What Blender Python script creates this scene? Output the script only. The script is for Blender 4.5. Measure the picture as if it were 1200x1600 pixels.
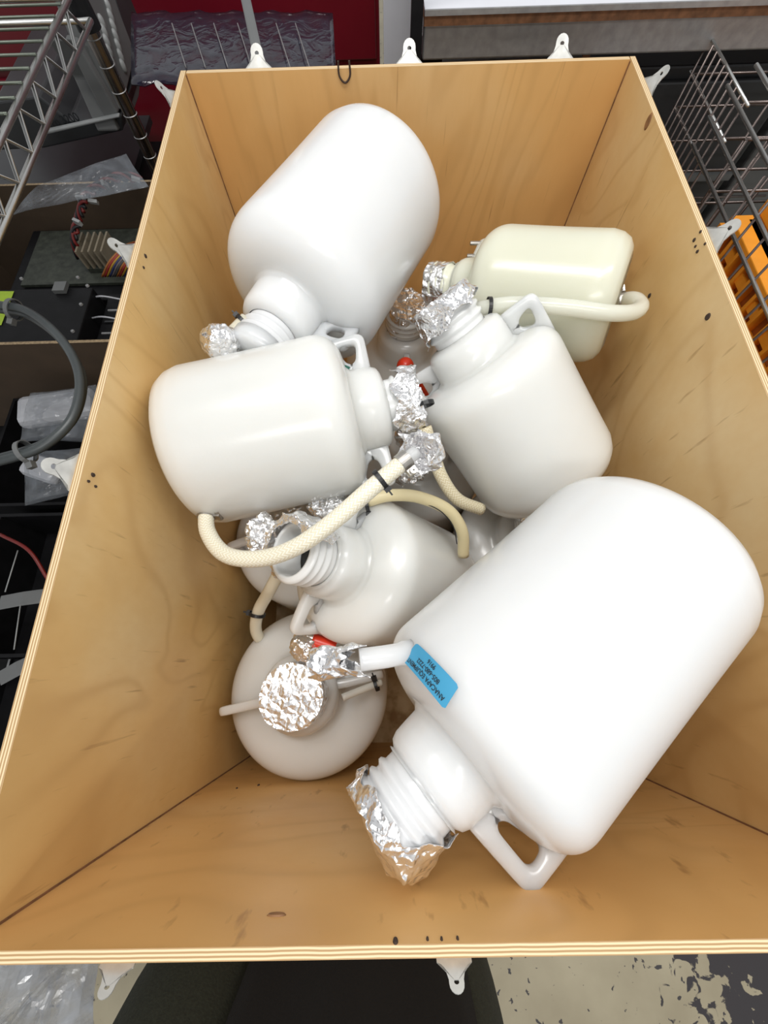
import bpy, bmesh, math, random
from mathutils import Vector, Matrix, noise
for o in list(bpy.data.objects): bpy.data.objects.remove(o)
C = bpy.context.scene.collection
rnd = random.Random(7)
PI = math.pi
# ------------------------------------------------------------------ camera
F_PX = 641.19
CAM = Vector((0, 0, 1.275))
ROT = [Vector((0.99969237, -0.01975029, -0.01500272)),
       Vector((-0.02370398, -0.93882438, -0.34357953)),
       Vector((-0.00729912, 0.34382947, -0.93900374))]      # right, down, forward
cd = bpy.data.cameras.new('camera'); cam = bpy.data.objects.new('camera', cd); C.objects.link(cam)
cd.sensor_fit = 'VERTICAL'; cd.sensor_height = 36; cd.lens = F_PX/1600*36
cd.clip_start = .01; cd.clip_end = 50
m = Matrix((ROT[0], -ROT[1], -ROT[2])).transposed().to_4x4(); m.translation = CAM
cam.matrix_world = m
bpy.context.scene.camera = cam
# ------------------------------------------------------------------ world, lights, exposure
sc = bpy.context.scene
sc.view_settings.view_transform = 'Standard'; sc.view_settings.look = 'None'
sc.view_settings.gamma = 1; sc.view_settings.use_curve_mapping = False
sc.view_settings.exposure = -0.08
w = bpy.data.worlds.new('world'); sc.world = w; w.use_nodes = True
w.node_tree.nodes['Background'].inputs[0].default_value = (.97, .985, 1, 1)
w.node_tree.nodes['Background'].inputs[1].default_value = .60
def area(name, loc, size, power, target, col=(1, .985, .96)):
    l = bpy.data.lights.new(name, 'AREA'); l.shape = 'RECTANGLE'; l.size, l.size_y = size; l.energy = power; l.color = col
    o = bpy.data.objects.new(name, l); C.objects.link(o); o.location = loc
    o.rotation_euler = (Vector(target)-Vector(loc)).to_track_quat('-Z', 'Y').to_euler()
area('ceiling_strip_light', (-.42, .55, 2.75), (.10, 1.2), 15, (-.1, .45, .5))
area('ceiling_strip_light', (-.22, .55, 2.75), (.10, 1.2), 9, (-.1, .45, .5))
area('ceiling_strip_light', (.62, .35, 2.75), (.10, 1.2), 15, (.2, .25, .5))
area('ceiling_strip_light', (.1, -1.2, 2.75), (1.4, .12), 15, (.1, .3, .5))

# ------------------------------------------------------------------ measuring helpers (pixel -> point in the room)
def at(px, py, d=None, X=None, Y=None, Z=None):
    r = ROT[0]*((px-600)/F_PX)+ROT[1]*((py-800)/F_PX)+ROT[2]
    t = d if d is not None else (X/r.x if X is not None else (Y/r.y if Y is not None else (Z-CAM.z)/r.z))
    return CAM+r*t
# ------------------------------------------------------------------ materials
class NT:
    def __init__(s, name):
        s.m = bpy.data.materials.new(name); s.m.use_nodes = True; s.t = s.m.node_tree
        s.b = s.t.nodes['Principled BSDF']
    def n(s, typ, ins=None, **kw):
        x = s.t.nodes.new(typ)
        for k, v in kw.items(): setattr(x, k, v)
        for k, v in (ins or {}).items():
            if isinstance(v, bpy.types.NodeSocket): s.t.links.new(v, x.inputs[k])
            else: x.inputs[k].default_value = v
        return x
    def set(s, **kw):
        for k, v in kw.items():
            k = k.replace('_', ' ')
            if isinstance(v, bpy.types.NodeSocket): s.t.links.new(v, s.b.inputs[k])
            else: s.b.inputs[k].default_value = v
        return s
    def coord(s, which='Object', scale=(1, 1, 1)):
        c = s.n('ShaderNodeTexCoord')
        return s.n('ShaderNodeMapping', {'Vector': c.outputs[which], 'Scale': scale}).outputs[0]
    def math(s, op, a, b=0.0, c=0.0): return s.n('ShaderNodeMath', {0: a, 1: b, 2: c}, operation=op).outputs[0]
    def ramp(s, f, stops):
        r = s.n('ShaderNodeValToRGB', {0: f}); e = r.color_ramp.elements
        while len(e) < len(stops): e.new(.5)
        for i, (p, c) in enumerate(stops): e[i].position = p; e[i].color = (*c, 1)
        return r.outputs[0]
    def mix(s, f, a, b, mode='MIX'):
        x = s.n('ShaderNodeMix', data_type='RGBA', blend_type=mode)
        for k, v in ((0, f), (6, a), (7, b)):
            if isinstance(v, bpy.types.NodeSocket): s.t.links.new(v, x.inputs[k])
            else: x.inputs[k].default_value = v if k == 0 else (*v, 1)
        return x.outputs[2]
    def bump(s, h, st=.3, d=.002):
        s.t.links.new(s.n('ShaderNodeBump', {'Height': h, 'Strength': st, 'Distance': d}).outputs[0], s.b.inputs['Normal']); return s
def c4(c): return (*c, 1)
def plain(name, col, rough=.5, metal=0, noise_amt=.12, scale=30, bump=.1, **kw):
    t = NT(name); v = t.coord()
    nz = t.n('ShaderNodeTexNoise', {'Vector': v, 'Scale': scale, 'Detail': 4.0}).outputs[0]
    lo = tuple(x*(1-noise_amt) for x in col); hi = tuple(min(1, x*(1+noise_amt)) for x in col)
    t.set(Base_Color=t.ramp(nz, [(.3, lo), (.7, hi)]), Roughness=rough, Metallic=metal, **kw)
    if bump: t.bump(nz, bump)
    return t.m
def hdpe(name, col, sss=.9, rough=.22):
    t = NT(name); v = t.coord()
    n1 = t.n('ShaderNodeTexNoise', {'Vector': v, 'Scale': 9.0, 'Detail': 3.0}).outputs[0]
    n2 = t.n('ShaderNodeTexNoise', {'Vector': v, 'Scale': 260.0, 'Detail': 2.0}).outputs[0]
    lo = tuple(x*.965 for x in col)
    t.set(Base_Color=t.ramp(n1, [(.3, lo), (.7, col)]), Roughness=rough, Subsurface_Weight=sss, Subsurface_Radius=(.075, .07, .065),
          Subsurface_Scale=1.0, Specular_IOR_Level=.5)
    t.bump(n2, .10, .0006)
    return t.m
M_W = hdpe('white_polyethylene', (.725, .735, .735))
M_W2 = hdpe('natural_polyethylene', (.71, .715, .69))
M_G = hdpe('aged_polyethylene', (.66, .66, .54))
M_LOW = hdpe('lower_carboy_polyethylene', (.68, .675, .65))  # slightly greyer, warmer white of the upright carboys
NECK = {'white_polyethylene': hdpe('white_neck', (.72, .73, .74), .1), 'natural_polyethylene': hdpe('natural_neck', (.79, .80, .79), .1),
        'aged_polyethylene': hdpe('aged_neck', (.76, .76, .62), .1), 'lower_carboy_polyethylene': hdpe('carboy_neck', (.78, .775, .75), .1)}
def foil_mat():
    t = NT('aluminium_foil'); v = t.coord()
    a = t.n('ShaderNodeTexVoronoi', {'Vector': v, 'Scale': 70.0}, feature='DISTANCE_TO_EDGE').outputs[0]
    b = t.n('ShaderNodeTexVoronoi', {'Vector': v, 'Scale': 170.0}, feature='F1').outputs[0]
    t.set(Base_Color=(.90, .90, .91, 1), Metallic=.94, Roughness=.26)
    t.bump(t.math('ADD', t.math('MULTIPLY', a, 2.0), t.math('MULTIPLY', b, .5)), .42, .004)
    return t.m
M_FOIL = foil_mat()
def wood(name, seed, sc_=(1, 1, 1), tint=(1, 1, 1)):
    t = NT(name); c = t.n('ShaderNodeTexCoord')
    v = t.n('ShaderNodeMapping', {'Vector': c.outputs['Object'], 'Location': (seed, seed*.7, seed*1.3), 'Scale': sc_}).outputs[0]
    vs = t.n('ShaderNodeMapping', {'Vector': v, 'Scale': (1, 1, 1)}).outputs[0]
    big = t.n('ShaderNodeTexNoise', {'Vector': vs, 'Scale': 2.3, 'Detail': 2.0, 'Roughness': .5, 'Distortion': .6}).outputs[0]
    lines = t.math('POWER', t.math('ABSOLUTE', t.math('SINE', t.math('MULTIPLY', big, 26.0))), 14.0)
    fine = t.n('ShaderNodeTexNoise', {'Vector': vs, 'Scale': 60.0, 'Detail': 5.0}).outputs[0]
    blot = t.n('ShaderNodeTexNoise', {'Vector': c.outputs['Object'], 'Scale': 3.5, 'Detail': 4.0, 'W': seed}, noise_dimensions='4D').outputs[0]
    tc = lambda c: tuple(min(.95, x*y) for x, y in zip(c, tint))
    base = t.ramp(blot, [(.28, tc((.66, .35, .115))), (.5, tc((.75, .44, .165))), (.72, tc((.80, .54, .26)))])
    msk = t.n('ShaderNodeTexNoise', {'Vector': c.outputs['Object'], 'Scale': 5.0, 'Detail': 2.0}).outputs[0]
    lm = t.math('MULTIPLY', lines, t.math('MULTIPLY', msk, .55))
    col = t.mix(lm, base, (.50, .27, .09))
    col = t.mix(t.math('MULTIPLY', fine, .35), col, (.64, .37, .13))
    fl = t.n('ShaderNodeTexNoise', {'Vector': t.n('ShaderNodeMapping', {'Vector': vs, 'Scale': (3, 3, .5)}).outputs[0], 'Scale': 26.0, 'Detail': 3.0}).outputs[0]
    fk = t.ramp(fl, [(.66, (0, 0, 0)), (.76, (.6, .6, .6))])
    col = t.mix(fk, col, (.34, .17, .06))
    t.set(Base_Color=col, Roughness=.42, Specular_IOR_Level=.42)
    t.bump(fine, .12, .0008)
    return t.m
PLY_T = .009
def ply_edge(axis):
    t = NT('plywood_edge'); c = t.n('ShaderNodeTexCoord')
    s = t.n('ShaderNodeSeparateXYZ', {0: c.outputs['Object']})
    x = s.outputs[axis]
    nz = t.n('ShaderNodeTexNoise', {'Vector': c.outputs['Object'], 'Scale': 25.0, 'Detail': 3.0}).outputs[0]
    w_ = t.math('SINE', t.math('MULTIPLY', t.math('ADD', x, t.math('MULTIPLY', nz, .0012)), 2*PI*3.5/PLY_T))
    f = t.math('MULTIPLY_ADD', w_, .5, .5)
    col = t.ramp(f, [(.25, (.42, .26, .12)), (.5, (.68, .50, .28)), (.9, (.78, .63, .40))])
    t.set(Base_Color=col, Roughness=.7); return t.m
M_CHROME = plain('chrome_wire', (.66, .66, .64), .30, 1, .08, 40, .05)
M_STEEL = plain('brushed_steel', (.36, .36, .36), .5, .7, .15, 60, .08)
M_CLAMP = plain('clamp_steel', (.45, .43, .40), .4, 1, .2, 90, .1)
M_TIE = plain('black_nylon', (.008, .008, .009), .4, 0, .2, 90, .05)
M_RED = plain('red_plastic', (.62, .035, .012), .32, 0, .08, 40, .03)
M_HOSE = hdpe('cream_tubing', (.74, .68, .52), .4)
M_YEL = hdpe('yellowed_tubing', (.76, .63, .36), .4, .4)
M_CLR = hdpe('milky_tubing', (.78, .77, .68), .5)
def braid(name, base, thread):
    t = NT(name); c = t.n('ShaderNodeTexCoord'); s = t.n('ShaderNodeSeparateXYZ', {0: c.outputs['UV']})
    u, v = s.outputs[0], s.outputs[1]
    tri = t.math('ABSOLUTE', t.math('SUBTRACT', t.math('FRACT', t.math('MULTIPLY', u, 9.0)), .5))
    w_ = t.math('SINE', t.math('MULTIPLY', t.math('ADD', v, t.math('MULTIPLY', tri, .011)), 2*PI/.0056))
    f = t.ramp(w_, [(.55, (0, 0, 0)), (.8, (1, 1, 1))])
    t.set(Base_Color=t.mix(f, base, thread), Roughness=.35, Subsurface_Weight=.3, Subsurface_Radius=(.02, .02, .015))
    t.bump(w_, .2, .0006); return t.m
M_BRAID = braid('braided_tubing', (.72, .67, .52), (.90, .88, .78))
M_BRAID2 = braid('yellowed_braided_tubing', (.60, .52, .34), (.80, .76, .62))
M_TAB = plain('galvanised_tab', (.60, .60, .57), .45, .6, .15, 60, .1)
M_LABEL = plain('blue_label_paper', (.05, .30, .50), .5, 0, .04, 20, 0)
M_INK = plain('black_ink', (.01, .012, .015), .6, 0, .05, 20, 0)
M_BLACK = plain('black_powder_coat', (.006, .006, .007), .55, 0, .25, 50, .1, Specular_IOR_Level=.2)
M_CARD = plain('cardboard', (.065, .042, .024), .85, 0, .1, 20, .15)
M_CARDE = plain('cardboard_edge', (.30, .22, .13), .9, 0, .35, 220, .2)
M_TROUS = plain('dark_olive_cloth', (.018, .021, .013), .9, 0, .25, 300, .4)
M_APRON = plain('black_cloth', (.003, .003, .0035), .95, 0, .2, 300, .3)
M_SHOE = plain('black_shoe_leather', (.01, .01, .01), .5)
M_GREY = plain('grey_plastic_housing', (.13, .135, .135), .5, 0, .05, 20, .05)
M_DGREY = plain('dark_grey_housing', (.035, .037, .040), .45, 0, .1, 20, .05)
M_KEY = plain('pale_keys', (.30, .31, .31), .4)
M_CABLE = plain('grey_cable_jacket', (.05, .058, .06), .4, 0, .08, 40, .04)
M_WHITE = plain('white_plastic', (.42, .43, .46), .4)
M_REDCAB = plain('red_painted_steel', (.13, .002, .010), .35, 0, .05, 10, .02)
M_ORANGE = plain('orange_plastic', (.80, .30, .02), .45, 0, .06, 30, .05)
M_DORANGE = plain('rust_plastic', (.30, .09, .015), .55, 0, .1, 30, .05)
M_POST = plain('dark_chrome_post', (.17, .15, .14), .25, 1, .1, 40, .05)
M_SHWIRE = plain('dull_shelf_wire', (.16, .18, .15), .35, .8, .1, 40, .05)
M_BRWIRE = plain('brown_wire', (.16, .13, .12), .3, .9, .2, 60, .05)
M_TOPWHITE = plain('white_laminate', (.66, .67, .72), .3, 0, .03, 20, 0)
M_WOODEDGE = plain('raw_wood_edge', (.22, .10, .045), .7, 0, .35, 70, .2)
M_LIME = plain('lime_sticker', (.35, .50, .03), .6)
M_GREEN = plain('green_label_paper', (.02, .20, .14), .6)
M_WRED = plain('red_insulation', (.16, .012, .01), .45)
M_WBLK = plain('black_insulation', (.01, .01, .012), .45)
M_PCB = plain('dusty_circuit_board', (.035, .04, .03), .6, 0, .4, 80, .2)
M_BEIGE = plain('beige_panel', (.22, .185, .13), .7)
def film(name, col, a=.35, rough=.18):
    t = NT(name); v = t.coord()
    n1 = t.n('ShaderNodeTexNoise', {'Vector': v, 'Scale': 22.0, 'Detail': 3.0, 'Distortion': 1.2}).outputs[0]
    t.set(Base_Color=c4(col), Roughness=rough, Alpha=t.ramp(n1, [(.3, (a*.45,)*3), (.7, (min(1, a*1.6),)*3)]), Specular_IOR_Level=.8)
    t.bump(n1, .35, .006); return t.m
M_BAG = film('clear_plastic_bag', (.30, .33, .37), .24)
M_BAG2 = film('frosted_plastic_bag', (.36, .38, .41), .5)
M_ACR = film('smoked_clear_plastic', (.018, .019, .034), .95, .12)

# ------------------------------------------------------------------ mesh helpers
def fin(name, bm, mat, parent=None, smooth=False, sharp=None, bevel=0):
    me = bpy.data.meshes.new(name); bmesh.ops.recalc_face_normals(bm, faces=bm.faces[:]) if len(bm.faces) and smooth != 'raw' else None
    bm.to_mesh(me); bm.free()
    mats = mat if isinstance(mat, (list, tuple)) else [mat]
    for x in mats: me.materials.append(x)
    if smooth:
        for p in me.polygons: p.use_smooth = True
    o = bpy.data.objects.new(name, me); C.objects.link(o)
    if parent: o.parent = parent
    if bevel:
        b = o.modifiers.new('bevel', 'BEVEL'); b.width = bevel; b.segments = 2; b.limit_method = 'ANGLE'
    return o
def tag(o, label, cat, group=None, kind=None):
    o['label'] = label; o['category'] = cat
    if group: o['group'] = group
    if kind: o['kind'] = kind
    return o
def empty(name, M_=None, label=None, cat=None, group=None):
    o = bpy.data.objects.new(name, None); C.objects.link(o); o.empty_display_size = .05
    if M_ is not None: o.matrix_world = M_ if isinstance(M_, Matrix) else Matrix.Translation(M_)
    if label: tag(o, label, cat, group)
    return o
INV = {}
def loc(o, p):
    if o.name not in INV: INV[o.name] = o.matrix_basis.inverted()
    return INV[o.name] @ Vector(p)
def bx(bm, a, b, M_=None):
    (x0, y0, z0), (x1, y1, z1) = a, b
    vs = [bm.verts.new(v) for v in ((x0,y0,z0),(x1,y0,z0),(x1,y1,z0),(x0,y1,z0),(x0,y0,z1),(x1,y0,z1),(x1,y1,z1),(x0,y1,z1))]
    if M_ is not None:
        for v in vs: v.co = M_ @ v.co
    return [bm.faces.new([vs[i] for i in f]) for f in ((0,3,2,1),(4,5,6,7),(0,1,5,4),(1,2,6,5),(2,3,7,6),(3,0,4,7))]
def box(name, a, b, mat, parent=None, bevel=0, M_=None):
    bm = bmesh.new(); bx(bm, a, b, M_); return fin(name, bm, mat, parent, bevel=bevel)
def spline(pts, n=8):
    pts = [Vector(p) for p in pts]; out = []
    P = [2*pts[0]-pts[1]]+pts+[2*pts[-1]-pts[-2]]
    for i in range(1, len(P)-2):
        a, b, c, d = P[i-1:i+3]
        for k in range(n):
            t = k/n
            out.append(.5*((2*b)+(c-a)*t+(2*a-5*b+4*c-d)*t*t+(3*b-a-3*c+d)*t**3))
    out.append(pts[-1]); return out
def tube_bm(bm, pts, r, seg=10, up=None, flat=None, cap=True):
    """sweep a circle (or a flat oval: flat=(rx, ry) with 'up' = the rx direction) along points, with uv"""
    uv = bm.loops.layers.uv.verify(); rings = []; L = 0; Ls = []
    N = None
    for i, p in enumerate(pts):
        t = (pts[min(i+1, len(pts)-1)]-pts[max(i-1, 0)]).normalized()
        if up is not None: N = (up-t*up.dot(t)).normalized()
        elif N is None: N = t.orthogonal().normalized()
        else: N = (N-t*N.dot(t)).normalized()
        B = t.cross(N)
        if i: L += (p-pts[i-1]).length
        Ls.append(L); rx, ry = flat if flat else ((r[i], r[i]) if isinstance(r, list) else (r, r))
        rings.append([bm.verts.new(p+N*rx*math.cos(2*PI*k/seg)+B*ry*math.sin(2*PI*k/seg)) for k in range(seg)])
    for i in range(len(rings)-1):
        for k in range(seg):
            f = bm.faces.new((rings[i][k], rings[i][(k+1) % seg], rings[i+1][(k+1) % seg], rings[i+1][k]))
            for l, (u, v) in zip(f.loops, ((k, i), (k+1, i), (k+1, i+1), (k, i+1))): l[uv].uv = (u/seg, Ls[v])
    if cap:
        bm.faces.new(rings[0][::-1]); bm.faces.new(rings[-1])
def tube(name, pts, r, mat, parent=None, seg=12, n=8, **kw):
    bm = bmesh.new(); P = [Vector(p) for p in pts]
    if parent: P = [loc(parent, p) for p in P]
    tube_bm(bm, spline(P, n) if n else P, r, seg, **kw)
    return fin(name, bm, mat, parent, smooth=True)
def lathe(bm, prof, seg=64, M_=None, capstart=False, capend=False):
    rings = []
    for r, z in prof:
        ring = []
        for k in range(seg):
            a = 2*PI*k/seg; v = Vector((r*math.cos(a), r*math.sin(a), z))
            ring.append(bm.verts.new(M_ @ v if M_ is not None else v))
        rings.append(ring)
    for a, b in zip(rings, rings[1:]):
        for k in range(seg): bm.faces.new((a[k], a[(k+1) % seg], b[(k+1) % seg], b[k]))
    if capstart: bm.faces.new(rings[0][::-1])
    if capend: bm.faces.new(rings[-1])
def crumple(p, amp, s=1.0):
    q = p*(38*s); d = Vector(noise.noise_vector(q))*amp*1.1
    d += Vector(noise.noise_vector(q*2.3+Vector((7, 3, 1))))*amp*.75
    d += Vector(noise.noise_vector(q*5.1+Vector((1, 9, 4))))*amp*.28
    return d
def foil_ball(name, p, r, parent, stretch=(1, 1, 1), R_=None, sub=5, amp=.006):
    bm = bmesh.new(); bmesh.ops.create_icosphere(bm, subdivisions=sub, radius=1)
    q = Vector(p)
    for v in bm.verts:
        u = Vector((v.co.x*stretch[0], v.co.y*stretch[1], v.co.z*stretch[2]))*r
        if R_ is not None: u = R_ @ u
        u = u*(1+.12*noise.noise(u*28+q*9))
        v.co = q+u+crumple(u+q, amp, 1.5)
    if parent:
        for v in bm.verts: v.co = loc(parent, v.co)
    return fin(name, bm, M_FOIL, parent)
def frame(o, z, x):
    z = Vector(z).normalized(); x = Vector(x); x = (x-z*x.dot(z)).normalized(); y = z.cross(x)
    m = Matrix((x, y, z)).transposed().to_4x4(); m.translation = Vector(o); return m
def foil_cap(name, M_, r, skirt, parent, th=(0, 2*PI), top=.006, apex=0, apex_off=(0, 0), flare=0, amp=.004, seg=110, n=34, hole=0.0):
    """foil pressed over a mouth: z=0 is the rim plane (local M_), skirt(theta) = how far it hangs down"""
    bm = bmesh.new(); rings = []; full = abs(th[1]-th[0]-2*PI) < 1e-3
    cols = seg if full else seg+1
    for i in range(n+1):
        t = i/n; ring = []
        for k in range(cols):
            a = th[0]+(th[1]-th[0])*k/seg
            if t < .35:
                q = hole+(1-hole)*t/.35
                rr = r*q; z = top+apex*(1-q)**1.2; ox = apex_off[0]*(1-q); oy = apex_off[1]*(1-q)
            else:
                q = (t-.35)/.65; rr = r+flare*q; z = top-q*(skirt(a)+top); ox = oy = 0
            v = M_ @ Vector((rr*math.cos(a)+ox, rr*math.sin(a)+oy, z))
            v = v+crumple(v, amp*(.6 if t < .3 else 1))
            ring.append(bm.verts.new(loc(parent, v) if parent else v))
        rings.append(ring)
    for A, B in zip(rings, rings[1:]):
        for k in range(seg):
            j = (k+1) % cols
            bm.faces.new((A[k], A[j], B[j], B[k]))
    if full and hole == 0:
        bmesh.ops.remove_doubles(bm, verts=rings[0], dist=.02*r)
    o = fin(name, bm, M_FOIL, parent)
    s = o.modifiers.new('thick', 'SOLIDIFY'); s.thickness = .0006
    return o
def tie(p, axis, r, parent, tail=None, w=.0028):
    """black cable tie round a hose"""
    M_ = frame(p, axis, tail if tail is not None else Vector(axis).orthogonal())
    bm = bmesh.new()
    pts = [M_ @ Vector((r*math.cos(a), r*math.sin(a), 0)) for a in [2*PI*k/24 for k in range(25)]]
    tube_bm(bm, pts, .001, 6, flat=(.0013, w), up=None, cap=False) if False else None
    for i in range(24):
        a0, a1 = 2*PI*i/24, 2*PI*(i+1)/24
        q = []
        for a, rr, zz in ((a0, r, -w), (a1, r, -w), (a1, r, w), (a0, r, w), (a0, r+.0016, -w), (a1, r+.0016, -w), (a1, r+.0016, w), (a0, r+.0016, w)):
            q.append(bm.verts.new(M_ @ Vector((rr*math.cos(a), rr*math.sin(a), zz))))
        for f in ((4, 5, 6, 7), (0, 1, 5, 4), (3, 7, 6, 2)): bm.faces.new([q[j] for j in f])
    bx(bm, (r, -.004, -.004), (r+.006, .004, .004), M_)
    bx(bm, (r+.006, -.0018, -.001), (r+.012, .0018, .001), M_)
    for v in bm.verts: v.co = loc(parent, v.co)
    return fin('cable_tie', bm, M_TIE, parent)
def clamp(p, axis, r, parent, side, w=.007):
    M_ = frame(p, axis, side); bm = bmesh.new()
    lathe(bm, [(r, -w), (r+.0015, -w), (r+.0015, w), (r, w)], 28, M_)
    bx(bm, (r, -.005, -.006), (r+.008, .005, .006), M_); lathe(bm, [(.001, -.011), (.0045, -.011), (.0045, .011), (.001, .011)], 10, M_ @ Matrix.Translation((r+.005, 0, 0)) @ Matrix.Rotation(PI/2, 4, 'X'))
    for v in bm.verts: v.co = loc(parent, v.co)
    return fin('hose_clamp', bm, M_CLAMP, parent)

# ------------------------------------------------------------------ carboy
def carboy(label, base, mouth, R, hdir, mat, total=None, neck_r=.043, collar_r=None, handles=2, hs=.98, nl=.046, clen=None, sh_h=None, sn=2.4, hz=.62, group=None):
    base, mouth = Vector(base), Vector(mouth); ax = (mouth-base).normalized()
    L = total or (mouth-base).length
    base = mouth-ax*L
    M_ = frame(base, ax, hdir)
    t = empty('carboy', M_, label, 'carboy', group)
    cl = clen or .05*R/.125; ch = L-nl                      # collar top height
    cb = ch-cl                                                # collar bottom
    rc = collar_r or R*.50; hS = sh_h or R*.36; sh = cb-hS; rq = rc+.004   # shoulder start
    def surf(r): return sh+hS*max(0, 1-((r-rq)/(R-rq))**sn)**(1/sn)
    prof = [(0.0001, .006), (R*.5, .006), (R*.72, .003), (R-.034, 0), (R-.020, .0035), (R-.010, .010), (R-.0035, .021), (R, .036)]
    for i in range(1, 12): prof.append((R-.0006*math.sin(i/12*PI), .036+(sh-.036)*i/12))
    for i in range(0, 17):
        a = i/17*PI/2; prof.append((rq+(R-rq)*math.cos(a)**(2/sn), sh+hS*math.sin(a)**(2/sn)))
    prof += [(rq+.003, cb-.0005), (rc+.001, cb+.005), (rc, cb+cl*.5), (rc-.001, ch-.012), (rc-.004, ch-.005), (rc-.010, ch-.001), (neck_r+.004, ch+.001), (neck_r, ch+.002)]
    bm = bmesh.new(); lathe(bm, prof, 112)
    fin('body', bm, mat, t, smooth=True)
    # neck with thread ridges, open mouth
    bm = bmesh.new(); z = ch-.002; pr = [(neck_r-.001, z), (neck_r-.001, z+.010)]
    for k in range(3):
        zz = z+.013+k*.012; pr += [(neck_r-.001, zz), (neck_r+.0028, zz+.003), (neck_r+.0028, zz+.006), (neck_r-.001, zz+.009)]
    pr += [(neck_r-.001, L-.002), (neck_r-.003, L), (neck_r-.006, L), (neck_r-.007, L-.003), (neck_r-.007, z)]
    lathe(bm, pr, 72); fin('neck', bm, NECK[mat.name], t, smooth=True)
    # loop handles
    for s in ([1, -1][:handles] if handles > 0 else [-1]):
        ro = R*hs; zt = cb+cl*hz
        def rpoly(P, rad, n=5):
            out = []
            for i, p in enumerate(P):
                p = Vector(p); u = (Vector(P[i-1])-p).normalized(); w_ = (Vector(P[(i+1) % len(P)])-p).normalized()
                for k in range(n):
                    t_ = k/(n-1); a_, b_ = p+u*rad*(1-t_), p+w_*rad*t_; out.append(a_*(1-t_)+b_*t_)
            return out
        outer = rpoly([(rc-.012, sh+hS*.45), (rc-.012, ch-.010), (ro, zt), (min(ro+.001, R*.985), surf(min(ro, R*.985))-.012)], .015, 7)
        hb = .0145
        inner = rpoly([(rc+.013, cb+.004), (rc+.013, ch-.012-hb-.004), (ro-hb, zt-hb), (min(ro-hb-.002, R*.93), max(surf(min(ro-hb-.002, R*.93))+.002, zt-hb-.045))], .010, 7)
        bm = bmesh.new(); lay = []
        for yy, off in ((-.0075, .0022), (-.0045, 0), (.0045, 0), (.0075, .0022)):
            ic = sum(inner, Vector((0, 0)))/len(inner)
            oo = [p+(ic-p).normalized()*off for p in outer]; ii = [p+(p-ic).normalized()*off for p in inner]
            lay.append(([bm.verts.new((s*p.x, yy, p.y)) for p in oo], [bm.verts.new((s*p.x, yy, p.y)) for p in ii]))
        n_ = len(outer)
        for q in range(n_):
            j = (q+1) % n_
            for (o0, i0), (o1, i1) in zip(lay, lay[1:]):
                bm.faces.new((o0[q], o0[j], o1[j], o1[q])); bm.faces.new((i0[q], i1[q], i1[j], i0[j]))
            for o0, i0 in (lay[0], lay[-1]): bm.faces.new((o0[q], o0[j], i0[j], i0[q]))
        ho = fin('handle', bm, mat, t, smooth=True); ss = ho.modifiers.new('sub', 'SUBSURF'); ss.levels = ss.render_levels = 1
    t['sh'] = sh
    return t, M_, L
def uv_dir(dx, dy, dz=0): return ROT[0]*dx+ROT[1]*dy+ROT[2]*dz
def neckM(M_, L, dz=0): return M_ @ Matrix.Translation((0, 0, L+dz))

# ================================================================== SETTING: floor
def floor_mat():
    t = NT('speckled_epoxy_floor'); c = t.n('ShaderNodeTexCoord'); v = c.outputs['Object']
    n1 = t.n('ShaderNodeTexNoise', {'Vector': v, 'Scale': 6.0, 'Detail': 5.0}).outputs[0]
    base = t.ramp(n1, [(.3, (.33, .285, .19)), (.7, (.44, .39, .27))])
    n2 = t.n('ShaderNodeTexNoise', {'Vector': v, 'Scale': 55.0, 'Detail': 3.0, 'Distortion': .4}).outputs[0]
    f = t.ramp(n2, [(.655, (0, 0, 0)), (.675, (1, 1, 1))])
    col = t.mix(f, base, (.05, .045, .045))
    n3 = t.n('ShaderNodeTexNoise', {'Vector': v, 'Scale': 24.0, 'Detail': 8.0, 'Distortion': 1.2}).outputs[0]
    s = t.n('ShaderNodeVectorMath', {0: v, 1: (1.00, -.67, 0)}, operation='DISTANCE').outputs['Value']
    d = t.math('SUBTRACT', .36, s)
    f2 = t.ramp(t.math('ADD', t.math('MULTIPLY', d, 1.3), n3), [(.56, (0, 0, 0)), (.59, (1, 1, 1))])
    col = t.mix(f2, col, (.035, .03, .032))
    t.set(Base_Color=col, Roughness=.45); t.bump(n3, .1); return t.m
bm = bmesh.new(); bx(bm, (-3, -2.5, -.05), (3, 4, 0)); o = fin('floor', bm, floor_mat()); o['kind'] = 'structure'

# ================================================================== CRATE
IX0, IX1, IY0, IY1, FZ, RZ = -.3171, .4189, -.1903, .9227, .10, .891
# slight out-of-square of the real crate: corners of the rim (inside) read from the photograph
TL, TR = (IX0, IY1), (IX1, IY1)
crate = empty('crate', (.05, .366, 0), 'large open-topped birch plywood crate holding the white carboys', 'crate')
T = PLY_T
def panel(nm, a, b, mat_face, edge_axis, parent=crate):
    a = Vector(a)-crate.location; b = Vector(b)-crate.location
    cen = (a+b)/2; ha = (b-a)/2
    bm = bmesh.new(); fs = bx(bm, -ha, ha)
    fs[1].material_index = 1
    for i, f in enumerate(fs):
        n = f.calc_center_median()
        if edge_axis == 0 and abs(n.y) > ha.y*.99: f.material_index = 1
        if edge_axis == 1 and abs(n.x) > ha.x*.99: f.material_index = 1
    o = fin(nm, bm, [mat_face, ply_edge(edge_axis)], parent); o.location = cen; return o
g = .0015
panel('side_panel', (IX0-T, IY0-T, FZ-.03), (IX0, IY1+T, RZ), wood('birch_left', 1.3, (1, 1.6, .8), (1.06, 1.20, 1.32)), 0)
panel('side_panel', (IX1, IY0-T, FZ-.03), (IX1+T, IY1+T, RZ), wood('birch_right', 4.1, (1, 1.3, 1.0), (1.02, 1.17, 1.38)), 0)
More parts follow.
